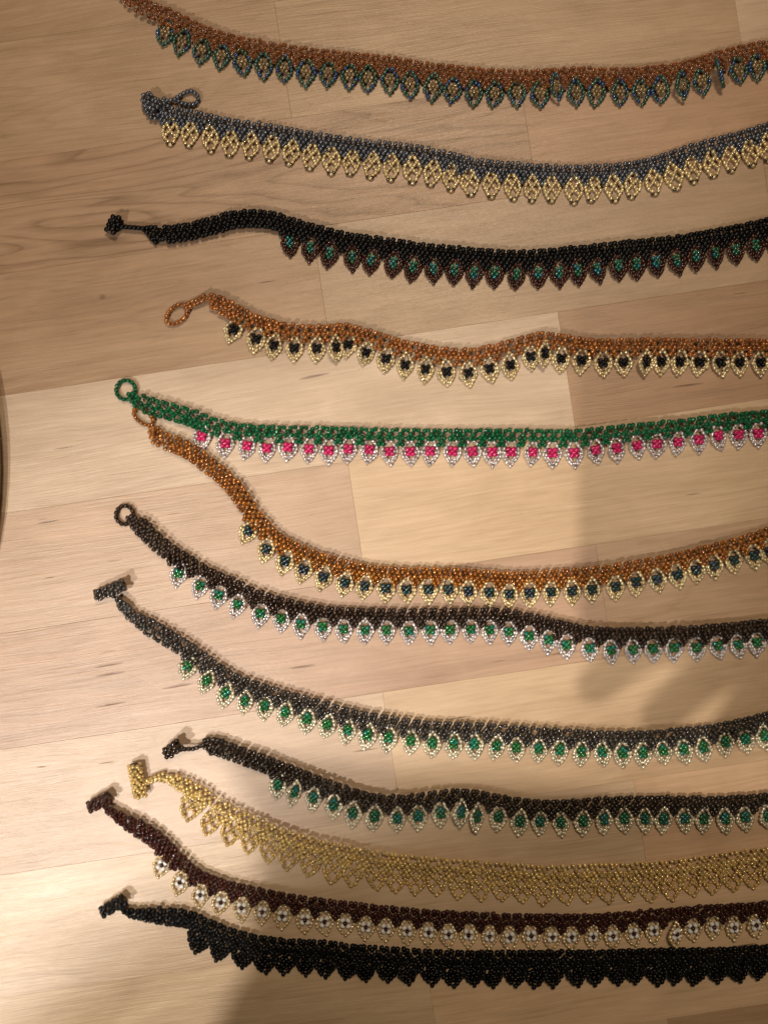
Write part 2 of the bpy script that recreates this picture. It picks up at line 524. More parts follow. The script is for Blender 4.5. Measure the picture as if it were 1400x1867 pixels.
# ------------------------------------------------------------------ petal designs (pixels, origin at petal centre, y down)
OUT = [(0, -23), (4.6, -17.5), (8.8, -11.5), (12.4, -5.2), (14.4, 1.5), (12.8, 8), (9.4, 13.8), (5.6, 19.2)]
def outline():
    r = OUT[1:]
    return [OUT[0]] + r + [(0.6, 25)] + [(-x, y) for x, y in reversed(r)]
INNER_V = [(10.2, 2.5), (7.8, 8), (4.8, 13.2), (1.9, 18)]
INNER_X = [(6.2, -9), (3.2, -5), (0, -0.5), (-3.6, 4.2), (-7.6, 8.6)]
C5 = [(-4.3, -4.6), (4.3, -4.6), (0, 0), (-4.3, 4.6), (4.3, 4.6)]
C6 = C5 + [(0, -9)]
C7 = [(-3.9, -6.2), (3.9, -6.2), (-6.6, 0), (0, 0), (6.6, 0), (-3.9, 6.2), (3.9, 6.2)]
C6T = [(-4, -7), (4, -7), (0, -2), (-4, 3), (4, 3), (0, 8)]
def filled():
    pts = []
    for r, y in enumerate(np.arange(-17, 22, 5.2)):
        hw = np.interp(y, [-22, -11, 2, 9, 24], [0, 9.5, 14.5, 13.5, 3]) - 4.6
        n = int(max(hw, 0) // 3.6)
        xs = (np.arange(-n, n + 1) * 3.7)
        for x in xs:
            if (abs(round(x / 3.7)) + r) % 2 == 0: pts.append((x, y))
    return pts

def petal_variant(spec):
    sx, sy = spec.get('pw', 1.0), spec.get('ph', 1.0)
    D, L = spec['oD'] * S, spec['oL'] * S
    jit = lambda p, z=0.0, j=0.55: np.array([(p[0] * sx + random.gauss(0, j)) * S, -(p[1] * sy + random.gauss(0, j)) * S, (z + random.gauss(0, 0.5)) * S])
    parts = [string_mesh_data([jit(p) for p in outline()], D, L, True)]
    style = spec.get('inner')
    if style == 'V':
        v = INNER_V + [(-x, y) for x, y in reversed(INNER_V)]
        parts.append(string_mesh_data([jit(p, -1.2) for p in v], D * 0.92, L))
    elif style == 'X':
        parts.append(string_mesh_data([jit(p, 0.8, .4) for p in INNER_X], D * 0.95, L * 0.8))
        parts.append(string_mesh_data([jit((-x, y), -0.6, .4) for x, y in INNER_X if y != -0.5], D * 0.95, L * 0.8))
    elif style == 'F':
        n = len(filled())
        for p in filled():
            q = jit(p, random.choice((-1.5, 0.8)))
            parts.append(string_mesh_data([q + np.array([0, -0.01 * S, 0]), q + np.array([0, 0.01 * S, 0])], D * 0.98, L))
    V, F, T = join(parts)
    return mesh_np("petal", V, F, M[spec['omat']], T)

NECKLACES = []
def necklace(spec):
    # the strands run on past the right edge of the picture
    (ax, ay), (bx, by) = spec['top'][-2:]
    k = (by - ay) / (bx - ax)
    spec['top'] = spec['top'] + [(bx + 70, by + 70 * k * 0.9), (bx + 150, by + 150 * k * 0.75)]
    lastx = spec['petals'][-1][0]
    spec['petals'] = list(spec['petals']) + [(lastx + 37 * i,) for i in range(1, 5)]
    cv = Curve(spec['top'])
    org = P(*spec['top'][0]); org[2] = 0
    root = link("beaded_necklace", None)
    root.location = org
    tag(root, spec['label'], "necklace", "beaded necklaces laid out in rows on the tabletop")
    NECKLACES.append(root)
    off = spec.get('off', 43)
    bD, bL = spec['bD'], spec['bL']
    R = bD / 2
    petals = spec['petals']
    ts = sorted(cv.find(x, off) for x, *_ in petals)
    budget = 300 - 26 - spec.get('n_clasp', 40) - len(petals) * len(spec.get('centre', []))
    # smooth random lean of the net
    kn = np.arange(0, cv.len + 400, 90); sh_v = rng.normal(0, spec.get('lean', 0.16), len(kn))
    lean = lambda s: float(np.interp(s, kn, sh_v)) + spec.get('lean_r', 0.0) * max(0.0, (s / cv.len - 0.55) / 0.45)
    kz = np.arange(0, cv.len + 400, 60); zz = np.abs(rng.normal(0, 0.35, len(kz)))
    lift = lambda s: float(np.interp(s, kz, zz))
    L_c, L_d, L_z = [], [], []
    tops = []
    def add(s, v, du, dv, z, top=False, wid=1.0):
        """a bead at s along, v across; its hole runs along (du, dv)"""
        s2 = s + lean(s) * (v - 16) + random.gauss(0, 0.3)
        v2 = (v - 16.5) * wid + 16.5 + random.gauss(0, 0.3)
        c, t, n = cv.at(max(s2, -6))
        w = c + n * v2
        d = t * (du + lean(s) * dv * 0.6) + n * dv
        p3 = P(w[0], w[1]); p3[2] = (z * R + lift(s) * 3 + random.gauss(0, 0.3)) * S + 0.0001
        d3 = np.array([d[0], -d[1], random.gauss(0, 0.12)])
        if top: tops.append((p3, d3))
        else:
            L_c.append(p3); L_d.append(d3)
    # ring spacing: two rings to a petal pitch
    pitch = np.median(np.diff(ts))
    h = pitch / 2
    knots = []
    s = ts[0] - h / 2
    while s > 4:
        knots.append((s, 'plain')); s -= h
    knots = knots[::-1]
    s_first = knots[0][0] if knots else ts[0]
    # ring centres
    cells = []
    for (s, k) in knots: cells.append((s, h, 'plain', False))
    ext = list(ts) + [ts[-1] + pitch]
    for i in range(len(ts)):
        a, b = ext[i], ext[i + 1]
        hh = (b - a) / 2
        n_sub = 1 if hh < 12 else 2
        for k in range(n_sub):
            w = (b - a) / n_sub
            cells.append((a + w * (k + 0.5), w, 'lace', False))
    for (s, w, kind, _) in cells:
        tp = 1.0
        if spec.get('taper'):
            tp = float(np.interp(s, [0, spec['taper']], [spec.get('tmin', 0.35), 1.0]))
        q = min(w, 24) / 18.5
        skew = random.gauss(0, 0.7)
        add(s - 3.9 * q, 3.6 + skew, 1, -0.25, 2.3, True, tp)
        add(s + 3.9 * q, 3.6 - skew, 1, 0.25, 2.3, True, tp)
        add(s - w / 2, 11.2, 0.1, 1, 2.9, False, tp)
        add(s - 4.6 * q, 17.6, 1, 0.8, 2.4, False, tp)
        add(s + 4.6 * q, 17.6, 1, -0.8, 2.4, False, tp)
        if spec.get('fill', 1) and random.random() < spec.get('fill', 1):
            add(s, 10.5, 1, 0.1, 1.15, False, tp)
            add(s - w / 2, 18.0, 1, 0.1, 1.1, False, tp)
        if kind == 'plain':
            add(s, 23.4, 0.1, 1, 2.8, False, tp)
            add(s + w / 2 - 3.9 * q, 29.6, 1, 0.25, 2.2, False, tp)
            add(s + w / 2 + 3.9 * q, 29.6, 1, -0.25, 2.2, False, tp)
            if random.random() < spec.get('fill', 1):
                add(s + w / 2, 23.5, 1, 0, 1.1, False, tp)
    # dags between the petals
    gaps = [(ext[i] + ext[i + 1]) / 2 for i in range(len(ts)) if ext[i + 1] - ext[i] > 24]
    gaps = [ts[0] - h] + gaps
    for gs in gaps:
        add(gs, 23.6, 0.1, 1, 2.6)
        add(gs - 4.3, 29.6, 1, 0.8, 2.1); add(gs + 4.3, 29.6, 1, -0.8, 2.1)
        if spec.get('fill', 1) > 0.6:
            add(gs - 8.5, 22.5, 1, 0.3, 1.5); add(gs + 8.5, 22.5, 1, -0.3, 1.5)
            if spec.get('deepdag', 1): add(gs, 34.5, 0.1, 1, 1.7)
        for k in range(spec.get('rows', 0)):
            vv = 35 + 5.8 * k
            if k % 2 == 0: add(gs, vv, 0.1, 1, 1.6)
            else: add(gs - 4.0, vv, 0.5, 0.9, 1.6); add(gs + 4.0, vv, -0.5, 0.9, 1.6)
    for t in ts:                                             # bead above each petal tip-top
        add(t - 3.5, 19.5, 1, 0.7, 1.6); add(t + 3.5, 19.5, 1, -0.7, 1.6)
        for k in range(2 if spec.get('rows') else 0):
            add(t - 6 + 12 * k, 24, 0.3, 1, 1.5)
    # folded or extra blobs of netting
    for (px, py, zz_, dx, dy) in spec.get('extra', []):
        p3 = P(px, py); p3[2] = zz_ * R * S + 0.0001
        L_c.append(p3); L_d.append(np.array([dx, -dy, random.gauss(0, 0.2)]))
    # the picot beads that show largest become beads of their own
    budget = max(budget, 0)
    tops_x = sorted(tops, key=lambda a: np.linalg.norm(a[0][:2]))
    own = [a for a in tops_x if abs(a[0][0]) < 0.18][:budget]
    own_ids = {id(a) for a in own}
    for a in tops:
        if id(a) not in own_ids:
            L_c.append(a[0]); L_d.append(a[1])
    band = link("band", beads_mesh("band", np.array(L_c) - org, np.array(L_d), bD * S, bL * S, M[spec['bmat']]), root)
    band["kind"] = "stuff"
    for (c, d) in own:
        put_bead(root, spec['bmat'], tuple(c - org), math.atan2(d[1], d[0]), bD * S, bL * S)
    # petals
    variants = [petal_variant(spec) for _ in range(6)]
    cD, cL = spec.get('cD', 8) * S, spec.get('cL', 7.4) * S
    oR = spec['oD'] / 2
    for k, pt in enumerate(petals):
        x = pt[0]; wf = pt[1] if len(pt) > 1 else 1.0; dv = pt[2] if len(pt) > 2 else 0.0
        s = cv.find(x, off)
        c, t, n = cv.at(s)
        cc = c + n * (off + dv + random.gauss(0, 1.0))
        ax = n * spec.get('nblend', 0.6) + np.array([0, 1.0]) * (1 - spec.get('nblend', 0.6))
        a = math.atan2(ax[0], ax[1]) + random.gauss(0, 0.075) - lean(s) * 0.3
        o = link("petal", variants[k % len(variants)], root)
        p3 = P(cc[0], cc[1]) - org
        tiltx = random.gauss(0.075, 0.03)
        p3[2] = (oR * 1.25 + 1.9) * S + 24 * S * math.sin(abs(tiltx)) * 0.5
        o.location = p3
        roll = math.acos(max(min(wf, 1), 0.15)) if wf < 0.95 else random.gauss(0, 0.10)
        if wf < 0.95: o.location.z += 13 * S * math.sin(roll)
        o.rotation_mode = 'XYZ'
        # local y is up the petal: lift its top onto the band
        m = Matrix.Rotation(a, 4, 'Z') @ Matrix.Rotation(tiltx, 4, 'X') @ Matrix.Rotation(roll, 4, 'Y')
        o.rotation_euler = m.to_euler()
        sc = random.gauss(1.0, 0.025)
        o.scale = (sc * random.gauss(1, 0.03), sc, 1)
        for i, (bx, by) in enumerate(spec.get('centre', [])):
            mk = spec['cmat']
            D_, L_ = cD, cL
            ang = spec.get('cang', 0.0)
            if spec.get('flower'):
                if i == 4: mk, D_, L_ = 'garnet', 7.6 * S, 6.6 * S
                else: ang = math.atan2(by, bx) * -1 + math.pi / 2
            put_bead(o, mk, (bx * S * spec.get('cs', 1.0), -by * S * spec.get('cs', 1.0) + spec.get('cy', 0) * S, (random.uniform(0.2, 1.4) + (2.0 if spec.get('flower') and i == 4 else 0)) * S), ang + random.gauss(0, 0.2), D_, L_)
        if spec.get('tips'):
            for sgn in (-1, 1):
                put_bead(o, 'bronze_dark', (sgn * 4.6 * S, -23.4 * S, 0), 0.9 * sgn + math.pi / 2, 6.6 * S, 5.4 * S)
    # clasp pieces
    for cl in spec.get('clasp', []):
        kind = cl[0]
        if kind in ('loop', 'strand'):
            pts = np.array(cl[1], float)
            zb = cl[2] if len(cl) > 2 else 1.2
            mk = cl[3] if len(cl) > 3 else spec['bmat']
            closed = kind == 'loop'
            q = np.vstack([pts, pts[:1]]) if closed else pts
            dl = np.r_[0, np.cumsum(np.linalg.norm(np.diff(q, axis=0), axis=1))]
            step = bL * 1.02
            n = max(int(round(dl[-1] / step)) + (0 if closed else 1), 2)
            ss = np.linspace(0, dl[-1], n, endpoint=not closed)
            w = np.stack([np.interp(ss, dl, q[:, k]) for k in (0, 1)], 1)
            zs = np.interp(ss, np.linspace(0, dl[-1], len(zb)), zb) if isinstance(zb, (list, tuple)) else np.full(n, zb)
            p3 = np.array([P(*a) for a in w]); p3[:, 2] = zs * R * S + 0.0001
            p3 -= org
            part = link("clasp_loop" if closed else "clasp_cord", thread_mesh("thread", p3, closed=closed), root)
            for i in range(n):
                a, b = p3[(i - 1) % n if closed else max(i - 1, 0)], p3[(i + 1) % n if closed else min(i + 1, n - 1)]
                d = b - a
                put_bead(part, mk, tuple(p3[i]), math.atan2(d[1], d[0]) + random.gauss(0, 0.12), bD * S * 0.98, bL * S)
        elif kind == 'bar':
            (x0, y0), (x1, y1), rad = cl[1], cl[2], cl[3]
            z0, z1 = cl[4] if len(cl) > 4 else (0, 0)
            A, B = P(x0, y0) - org, P(x1, y1) - org
            A[2] = (rad + z0) * S; B[2] = (rad + z1) * S
            ax = B - A; ln = np.linalg.norm(ax); ax /= ln
            sd = np.cross(np.array([0, 0, 1.0]), ax); sd /= np.linalg.norm(sd)
            up = np.cross(ax, sd)
            part = link("toggle_bar", thread_mesh("thread", [A, A + (B - A) * 0.5, B], (rad - R) * S * 0.8), root)
            nr = max(int(round(ln / S / (bL * 1.02))), 3)
            na = max(int(round(2 * math.pi * (rad - R) / (bD * 1.0))), 5)
            for i in range(nr):
                for k in range(na):
                    an = 2 * math.pi * (k + 0.5 * (i % 2)) / na + 0.12 * i
                    if math.sin(an) < -0.55: continue
                    c = A + ax * ln * (i + 0.5 + 0.35 * (k % 2)) / nr + (sd * math.cos(an) + up * math.sin(an)) * (rad - R) * S
                    put_bead(part, spec['bmat'], tuple(c), math.atan2(ax[1], ax[0]) + math.pi / 2 + random.gauss(0, 0.15), bD * S, bL * S, tilt=0)
    return root

def X(s):
    return [(float(v),) for v in s.split()]
def ell(cx, cy, rx, ry, ang=0, n=28, a0=0):
    r = math.radians(ang)
    return [(cx + rx * math.cos(a) * math.cos(r) - ry * math.sin(a) * math.sin(r),
             cy + rx * math.cos(a) * math.sin(r) + ry * math.sin(a) * math.cos(r)) for a in np.linspace(0, 2 * math.pi, n, endpoint=False) + a0]
def pts(s):
    v = [float(a) for a in s.replace(',', ' ').split()]
    return list(zip(v[::2], v[1::2]))
def with_w(base, over):
    return [(x[0],) + over.get(int(x[0]), ()) for x in base]

# 1 copper band, teal petals
necklace(dict(label="topmost necklace, clear copper-amber band with iridescent teal petals, running off the top edge",
    top=pts("225,-45 245,-22 270,0 320,20 350,37 380,50 420,63 460,72 500,79 535,85 620,95 703,103 765,113 825,120 870,125 915,128 980,128 1050,124 1130,125 1200,120 1250,111 1300,95 1350,83 1400,74 1450,66"),
    petals=with_w(X("302 333 369 405 443 482 519 558 598 637 672 710 747 789 825 863 902 942 983 1014 1050 1088 1129 1167 1204 1240 1277 1306 1346 1379 1416"), {1306: (0.38, 4), 1014: (0.85, -8), 1240: (0.85,)}),
    off=42, bmat='amber_clear', bD=9.0, bL=7.6, omat='teal_iris', oD=7.6, oL=6.4, centre=C7, cmat='smoke_clear', cD=7.6, cL=6.6, nblend=.55, n_clasp=0, ph=.98, lean_r=-.35))
# 2 gunmetal band, gold petals
necklace(dict(label="necklace with a gunmetal band and openwork gold petals tipped in dark bronze",
    top=pts("268,184 285,188 305,192 332,198 360,203 420,217 500,228 580,243 655,254 725,261 775,268 830,280 865,290 940,297 1020,302 1100,300 1150,295 1200,283 1250,266 1300,252 1360,236 1400,223 1450,206"),
    petals=X("311 347 383 421 458 495 531 567 604 641 679 714 751 789 823 857 895 933 970 1006 1045 1080 1118 1154 1191 1226 1262 1297 1331 1367 1398 1436"),
    off=42, bmat='gunmetal', bD=8.4, bL=6.8, omat='gold_lined', oD=6.6, oL=7.2, inner='X', tips=True, n_clasp=90, nblend=.45, pw=.97, lean_r=-.3,
    clasp=[('bar', (266, 178), (292, 206), 14, (0, 2)), ('strand', pts("298,187 306,185 320,183"), 2.2),
           ('loop', pts("324,178 332,172 340,168 350,166 358,171 363,178 360,187 352,191 344,191 334,189 326,185"), 1.6)],
    extra=[(268 + random.uniform(0, 34), 180 + random.uniform(0, 30), random.uniform(1.5, 3.6), random.uniform(-1, 1), random.uniform(-1, 1)) for _ in range(26)]))
# 3 black band, brown petals with green
necklace(dict(label="third necklace from the top, matte black band, dark brown petals around green beads",
    top=pts("276,418 288,414 324,411 351,406 372,400 396,395 414,388 444,384 471,384 504,388 525,395 549,403 579,411 626,423 661,429 698,433 742,440 772,445 829,450 889,455 925,457 970,457 1029,451 1079,447 1139,440 1202,434 1241,429 1274,423 1340,411 1400,398 1450,388"),
    petals=X("529 565 602 642 677 718 752 790 829 865 902 941 982 1019 1053 1089 1126 1159 1195 1232 1268 1304 1340 1376 1412"),
    off=43, bmat='black_satin', bD=9.6, bL=8.2, omat='brown_metal', oD=7.2, oL=6.6, inner='V', centre=C6T, cmat='green_iris', cD=7.2, cL=6.2, nblend=.55, taper=26, ph=1.04, lean_r=-.5,
    clasp=[('bar', (203, 428), (217, 398), 13), ('strand', pts("224,415 240,416 256,417 262,418"), 2.2), ('strand', pts("262,418 270,425 276,434 284,442"), 1.4), ('strand', pts("262,418 272,415 284,415"), 1.5)]))
# 4 amber band, black centres
necklace(dict(label="amber necklace whose pale gold petals hold black bead clusters, ending in an oval amber loop",
    top=pts("372,538 382,534 392,533 402,539 423,548 441,559 466,572 499,583 531,591 562,593 595,592 615,590 634,590 667,598 700,609 735,619 772,627 808,633 838,636 868,634 907,625 940,616 979,606 1005,607 1052,614 1091,618 1160,617 1232,617 1304,618 1400,618 1450,618"),
    petals=with_w(X("426 466 501 537 577 613 634 667 704 739 776 814 854 892 929 967 991 1023 1060 1098 1136 1175 1206 1239 1275 1313 1347 1385 1421"), {991: (0.8, -2), 613: (0.85,), 634: (0.95, -4), 1175: (0.92,)}),
    off=43, bmat='amber_lined', bD=8.8, bL=7.6, omat='palegold', oD=6.4, oL=6.6, inner='V', centre=C5, cmat='black', cD=8.2, cL=7.4, cang=.6, nblend=.55, taper=30, fill=.6, lean_r=-.5, ph=.98,
    clasp=[('loop', ell(323, 573, 23, 14, -40), 1.4), ('strand', pts("338,557 350,552 362,548 374,541"), [2, 4]), ('strand', pts("340,563 352,558 364,553 378,546"), [1.5, 3])]))
# 5 green and pink
necklace(dict(label="emerald green necklace with crystal petals around pink beads, ending in a round green loop",
    top=pts("243,708 255,716 273,723 297,730 327,738 351,745 384,758 402,765 435,771 465,774 528,776 616,778 679,780 742,781 790,782 850,782 937,782 1007,783 1040,783 1085,779 1133,774 1208,767 1265,761 1301,755 1373,749 1400,747 1450,741"),
    petals=X("368 411 450 486 526 563 600 635 674 711 747 785 825 861 898 932 971 1007 1045 1085 1123 1161 1198 1236 1272 1309 1346 1381 1418"),
    off=41.5, bmat='emerald', bD=8.9, bL=7.8, omat='crystal', oD=6.0, oL=6.4, inner='V', centre=C5, cmat='pink', cD=9.0, cL=8.6, nblend=.6, fill=0.12, taper=24, deepdag=0,
    clasp=[('loop', ell(230, 711, 17.5, 17.5), 1.3)]))
# 6 amber, curving up at left
necklace(dict(label="orange-amber necklace, gold petals around dark teal beads, bare end climbing to the green necklace",
    top=pts("268,778 282,772 306,788 336,799 366,816 390,834 417,855 438,876 456,900 474,927 495,953 519,975 549,990 583,1005 616,1014 640,1021 670,1027 709,1031 748,1033 802,1033 850,1035 895,1039 940,1041 1010,1037 1049,1034 1100,1029 1142,1022 1190,1014 1235,1005 1295,990 1325,983 1361,972 1400,959 1450,942"),
    petals=X("454 486 521 555 590 629 666 704 742 782 818 854 892 929 966 1004 1043 1080 1121 1159 1197 1235 1268 1302 1337 1374 1402 1438"),
    off=41.5, bmat='orange_lined', bD=8.4, bL=7.4, omat='palegold', oD=6.4, oL=6.8, inner='V', centre=C5, cmat='teal_dark', cD=8.4, cL=8.8, nblend=.6, taper=20, lean_r=-.15,
    clasp=[('loop', ell(262, 760, 21, 11, 38), 1.5)]))
# 7 bronze-black with round loop
necklace(dict(label="blackish bronze necklace with clear petals around green beads, ending in a small open loop",
    top=pts("240,932 254,938 268,947 284,961 301,978 324,996 349,1011 375,1028 401,1041 430,1053 465,1071 500,1083 536,1092 568,1099 600,1104 673,1108 745,1109 787,1108 856,1107 895,1107 931,1110 967,1117 994,1123 1040,1134 1073,1140 1115,1143 1160,1143 1244,1140 1292,1137 1358,1131 1400,1126 1450,1120"),
    petals=with_w(X("327 364 400 434 475 513 549 589 627 665 705 746 784 820 857 893 928 964 1001 1032 1075 1114 1154 1191 1229 1269 1308 1344 1380 1416"), {784: (.95,)}),
    off=41, bmat='bronze_black', bD=8.9, bL=7.6, omat='crystal', oD=6.2, oL=6.6, inner='V', centre=C5, cmat='leaf_green', cD=8.8, cL=7.8, nblend=.55, taper=20, lean_r=-.3,
    clasp=[('loop', ell(228, 939, 16, 17, 0), 1.4)]))
# 8 smoke grey with toggle
necklace(dict(label="smoke grey necklace with champagne petals around bright green beads and a thick toggle bar",
    top=pts("221,1077 238,1095 256,1112 279,1126 314,1147 340,1163 362,1177 388,1196 417,1217 449,1233 475,1242 510,1253 552,1265 586,1274 622,1285 658,1294 700,1301 760,1310 796,1313 880,1316 955,1322 1040,1327 1088,1330 1172,1330 1214,1327 1286,1320 1346,1308 1400,1295 1450,1283"),
    petals=X("343 377 412 447 483 521 560 596 633 671 709 748 788 827 865 904 941 982 1019 1058 1097 1134 1172 1208 1246 1281 1322 1358 1392 1428"),
    off=42.5, bmat='smoke_grey', bD=8.7, bL=7.4, omat='champagne', oD=7.0, oL=6.6, inner='V', centre=C6, cmat='leaf_green', cD=8.7, cL=7.6, nblend=.55, taper=75, tmin=.22, fill=.8, lean_r=-.25,
    clasp=[('bar', (177, 1086), (232, 1064), 12.5, (2, 8)), ('strand', pts("210,1086 222,1093 236,1103"), [3.6, 3])]))
# 9 espresso with short toggle
necklace(dict(label="espresso brown necklace just above the all-gold one, pale petals around deep green beads",
    top=pts("366,1346 380,1343 401,1344 439,1358 475,1370 497,1379 532,1393 568,1407 600,1419 640,1433 673,1443 706,1447 742,1447 784,1441 820,1437 856,1437 892,1442 919,1448 958,1454 1010,1457 1049,1455 1100,1451 1190,1449 1250,1449 1295,1450 1364,1446 1400,1442 1450,1437"),
    petals=with_w(X("508 537 571 608 645 683 723 763 803 839 870 908 947 983 1022 1062 1100 1137 1176 1209 1248 1282 1320 1357 1397 1434"), {839: (.9,), 870: (.85, 3), 537: (.75,)}),
    off=44, bmat='espresso', bD=8.9, bL=7.6, omat='champagne', oD=6.8, oL=6.8, inner='V', centre=C6, cmat='deep_green', cD=8.9, cL=8.0, nblend=.45, lean_r=-.45, ph=1.03,
    clasp=[('bar', (306, 1372), (331, 1352), 13, (2, 18)), ('strand', pts("332,1364 344,1363 356,1363 368,1358"), [3.8, 3])]))
# 10 all gold
necklace(dict(label="all-gold honey coloured necklace of wide openwork netting with pointed scallops",
    top=pts("296,1406 317,1405 340,1415 375,1433 404,1454 439,1472 475,1489 504,1503 536,1514 571,1525 610,1534 646,1541 706,1552 748,1556 790,1561 835,1564 880,1568 925,1571 1000,1576 1070,1573 1115,1572 1160,1571 1205,1568 1250,1563 1295,1557 1340,1550 1400,1543 1450,1536"),
    petals=X("348 385 421 455 490 527 567 607 644 685 721 758 797 838 876 914 951 990 1030 1069 1106 1145 1184 1223 1259 1298 1335 1370 1408"),
    off=48, bmat='honey', bD=7.6, bL=6.8, omat='honey', oD=6.4, oL=6.8, inner='X', nblend=.6, pw=1.12, ph=1.02, rows=2, fill=.75, taper=48, tmin=.3, lean_r=-.3,
    clasp=[('bar', (247, 1390), (259, 1450), 13.5), ('strand', pts("263,1424 274,1420 286,1414 298,1410"), [3, 2]), ('strand', pts("264,1428 276,1425 288,1421 300,1424"), [3, 2]), ('strand', pts("268,1426 282,1419 296,1416 306,1420"), [3.5, 3])]))
# 11 garnet with white daisies
necklace(dict(label="dark garnet brown necklace with gold petals holding white four-bead flowers",
    top=pts("203,1456 222,1470 243,1484 275,1502 298,1518 323,1542 346,1566 368,1583 397,1596 426,1605 471,1615 504,1622 536,1628 568,1633 600,1637 640,1641 679,1646 748,1653 790,1656 838,1659 880,1661 928,1663 1000,1664 1079,1663 1124,1660 1172,1656 1238,1652 1271,1648 1349,1644 1400,1639 1450,1633"),
    petals=with_w(X("296 329 366 403 442 478 516 556 591 629 666 704 742 782 818 854 893 930 968 1007 1042 1080 1116 1155 1191 1230 1263 1300 1337 1376 1413"), {1230: (.88, 2)}),
    off=44, bmat='garnet', bD=9.2, bL=7.9, omat='palegold', oD=6.2, oL=6.2, centre=[(-5.0, -5.7), (5.0, -5.7), (-5.0, 5.7), (5.0, 5.7), (0, 0)], flower=True, cmat='white', cD=8.0, cL=8.2, nblend=.6, taper=62, tmin=.22, lean_r=-.35, ph=.99,
    clasp=[('bar', (164, 1471), (206, 1448), 12.5, (0, 6)), ('strand', pts("194,1468 203,1475 214,1484"), [3, 2])]))
# 12 all black
necklace(dict(label="lowest necklace, all glossy black with densely filled pointed scallops",
    top=pts("222,1641 248,1648 275,1651 295,1652 330,1654 356,1660 375,1669 401,1680 430,1691 459,1699 484,1704 520,1708 552,1710 600,1712 640,1718 682,1721 724,1724 760,1727 796,1728 844,1730 910,1730 955,1730 1025,1730 1079,1729 1124,1727 1220,1726 1268,1726 1310,1724 1355,1721 1400,1719 1450,1717"),
    petals=X("365 403 444 483 520 557 594 634 666 707 743 785 824 862 896 938 974 1008 1049 1084 1122 1155 1196 1230 1266 1306 1343 1382 1420"),
    off=41.5, bmat='black', bD=9.4, bL=8.2, omat='black', oD=9.3, oL=7.6, inner='F', nblend=.6, pw=1.17, ph=1.02, rows=2, taper=75, tmin=.2, lean_r=-.3,
    clasp=[('bar', (187, 1662), (232, 1634), 12, (0, 5)), ('strand', pts("218,1653 232,1657 246,1661 260,1664"), [2.5, 2]), ('strand', pts("226,1658 240,1663 258,1670"), [1.6, 1.5])]))

# ------------------------------------------------------------------ dark brown disc set so a sliver of its rim shows at the left edge
def lathe(name, prof, mat, n=96):
    V, F = [], []
    for k in range(n):
        a = 2 * math.pi * k / n
        V += [(r * math.cos(a), r * math.sin(a), z) for r, z in prof]
    m = len(prof)
    for k in range(n):
        k2 = (k + 1) % n
        for i in range(m - 1):
            F.append((k * m + i, k2 * m + i, k2 * m + i + 1, k * m + i + 1))
    return mesh_np(name, V, F, mat)
tm, tnt, tb = new_mat("dark_brown_grain")
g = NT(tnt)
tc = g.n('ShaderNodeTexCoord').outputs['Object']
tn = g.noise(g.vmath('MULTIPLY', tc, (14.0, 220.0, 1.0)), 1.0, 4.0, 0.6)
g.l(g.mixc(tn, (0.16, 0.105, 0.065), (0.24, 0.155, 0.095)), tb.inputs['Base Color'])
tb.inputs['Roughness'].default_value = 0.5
disc = link("round_disc", lathe("disc", [(0.0001, 0.003), (0.165, 0.003), (0.172, 0.0042), (0.177, 0.0064), (0.1805, 0.0074), (0.1838, 0.0068), (0.185, 0.0052), (0.1835, 0.0022), (0.178, 0.0002), (0.0001, 0.0002)], tm))
disc.location = ((-697 * 0.987) * S - 0.185, (933.5 - 852) * S, 0)
tag(disc, "dark brown round disc, only a sliver of its rim showing at the left edge", "disc")

# ------------------------------------------------------------------ the person taking the picture (behind the lens)
HEAD = Vector((-0.138, -0.297, 0.60)); PALM = Vector((0.030, -0.140, 0.410))
pm, pnt, pb = new_mat("sweater_and_skin")
g = NT(pnt)
pos = g.n('ShaderNodeNewGeometry').outputs['Position']
def near(c, r):
    d = g.n('ShaderNodeVectorMath', operation='DISTANCE'); g.l(pos, d.inputs[0]); d.inputs[1].default_value = c
    return g.math('LESS_THAN', d.outputs['Value'], r)
sk = g.math('MAXIMUM', near(HEAD, 0.15), near(PALM, 0.115))
knit = g.noise(pos, 240.0, 2.0)
g.l(g.mixc(sk, g.mixc(knit, (0.03, 0.033, 0.045), (0.055, 0.058, 0.075)), (0.52, 0.31, 0.22)), pb.inputs['Base Color'])
pb.inputs['Roughness'].default_value = 0.7
def skinned(name, nodes, edges, mat, root_i=0, parent=None, sub=2):
    me = bpy.data.meshes.new(name)
    me.from_pydata([n[0] for n in nodes], edges, [])
    o = link(name, me, parent)
    md = o.modifiers.new("skin", 'SKIN'); md.use_smooth_shade = True
    sv = me.skin_vertices[0].data
    for i, n in enumerate(nodes):
        r = n[1]; sv[i].radius = r if isinstance(r, tuple) else (r, r); sv[i].use_root = (i == root_i)
    ss = o.modifiers.new("sub", 'SUBSURF'); ss.levels = 1; ss.render_levels = sub
    me.materials.append(mat)
    return o
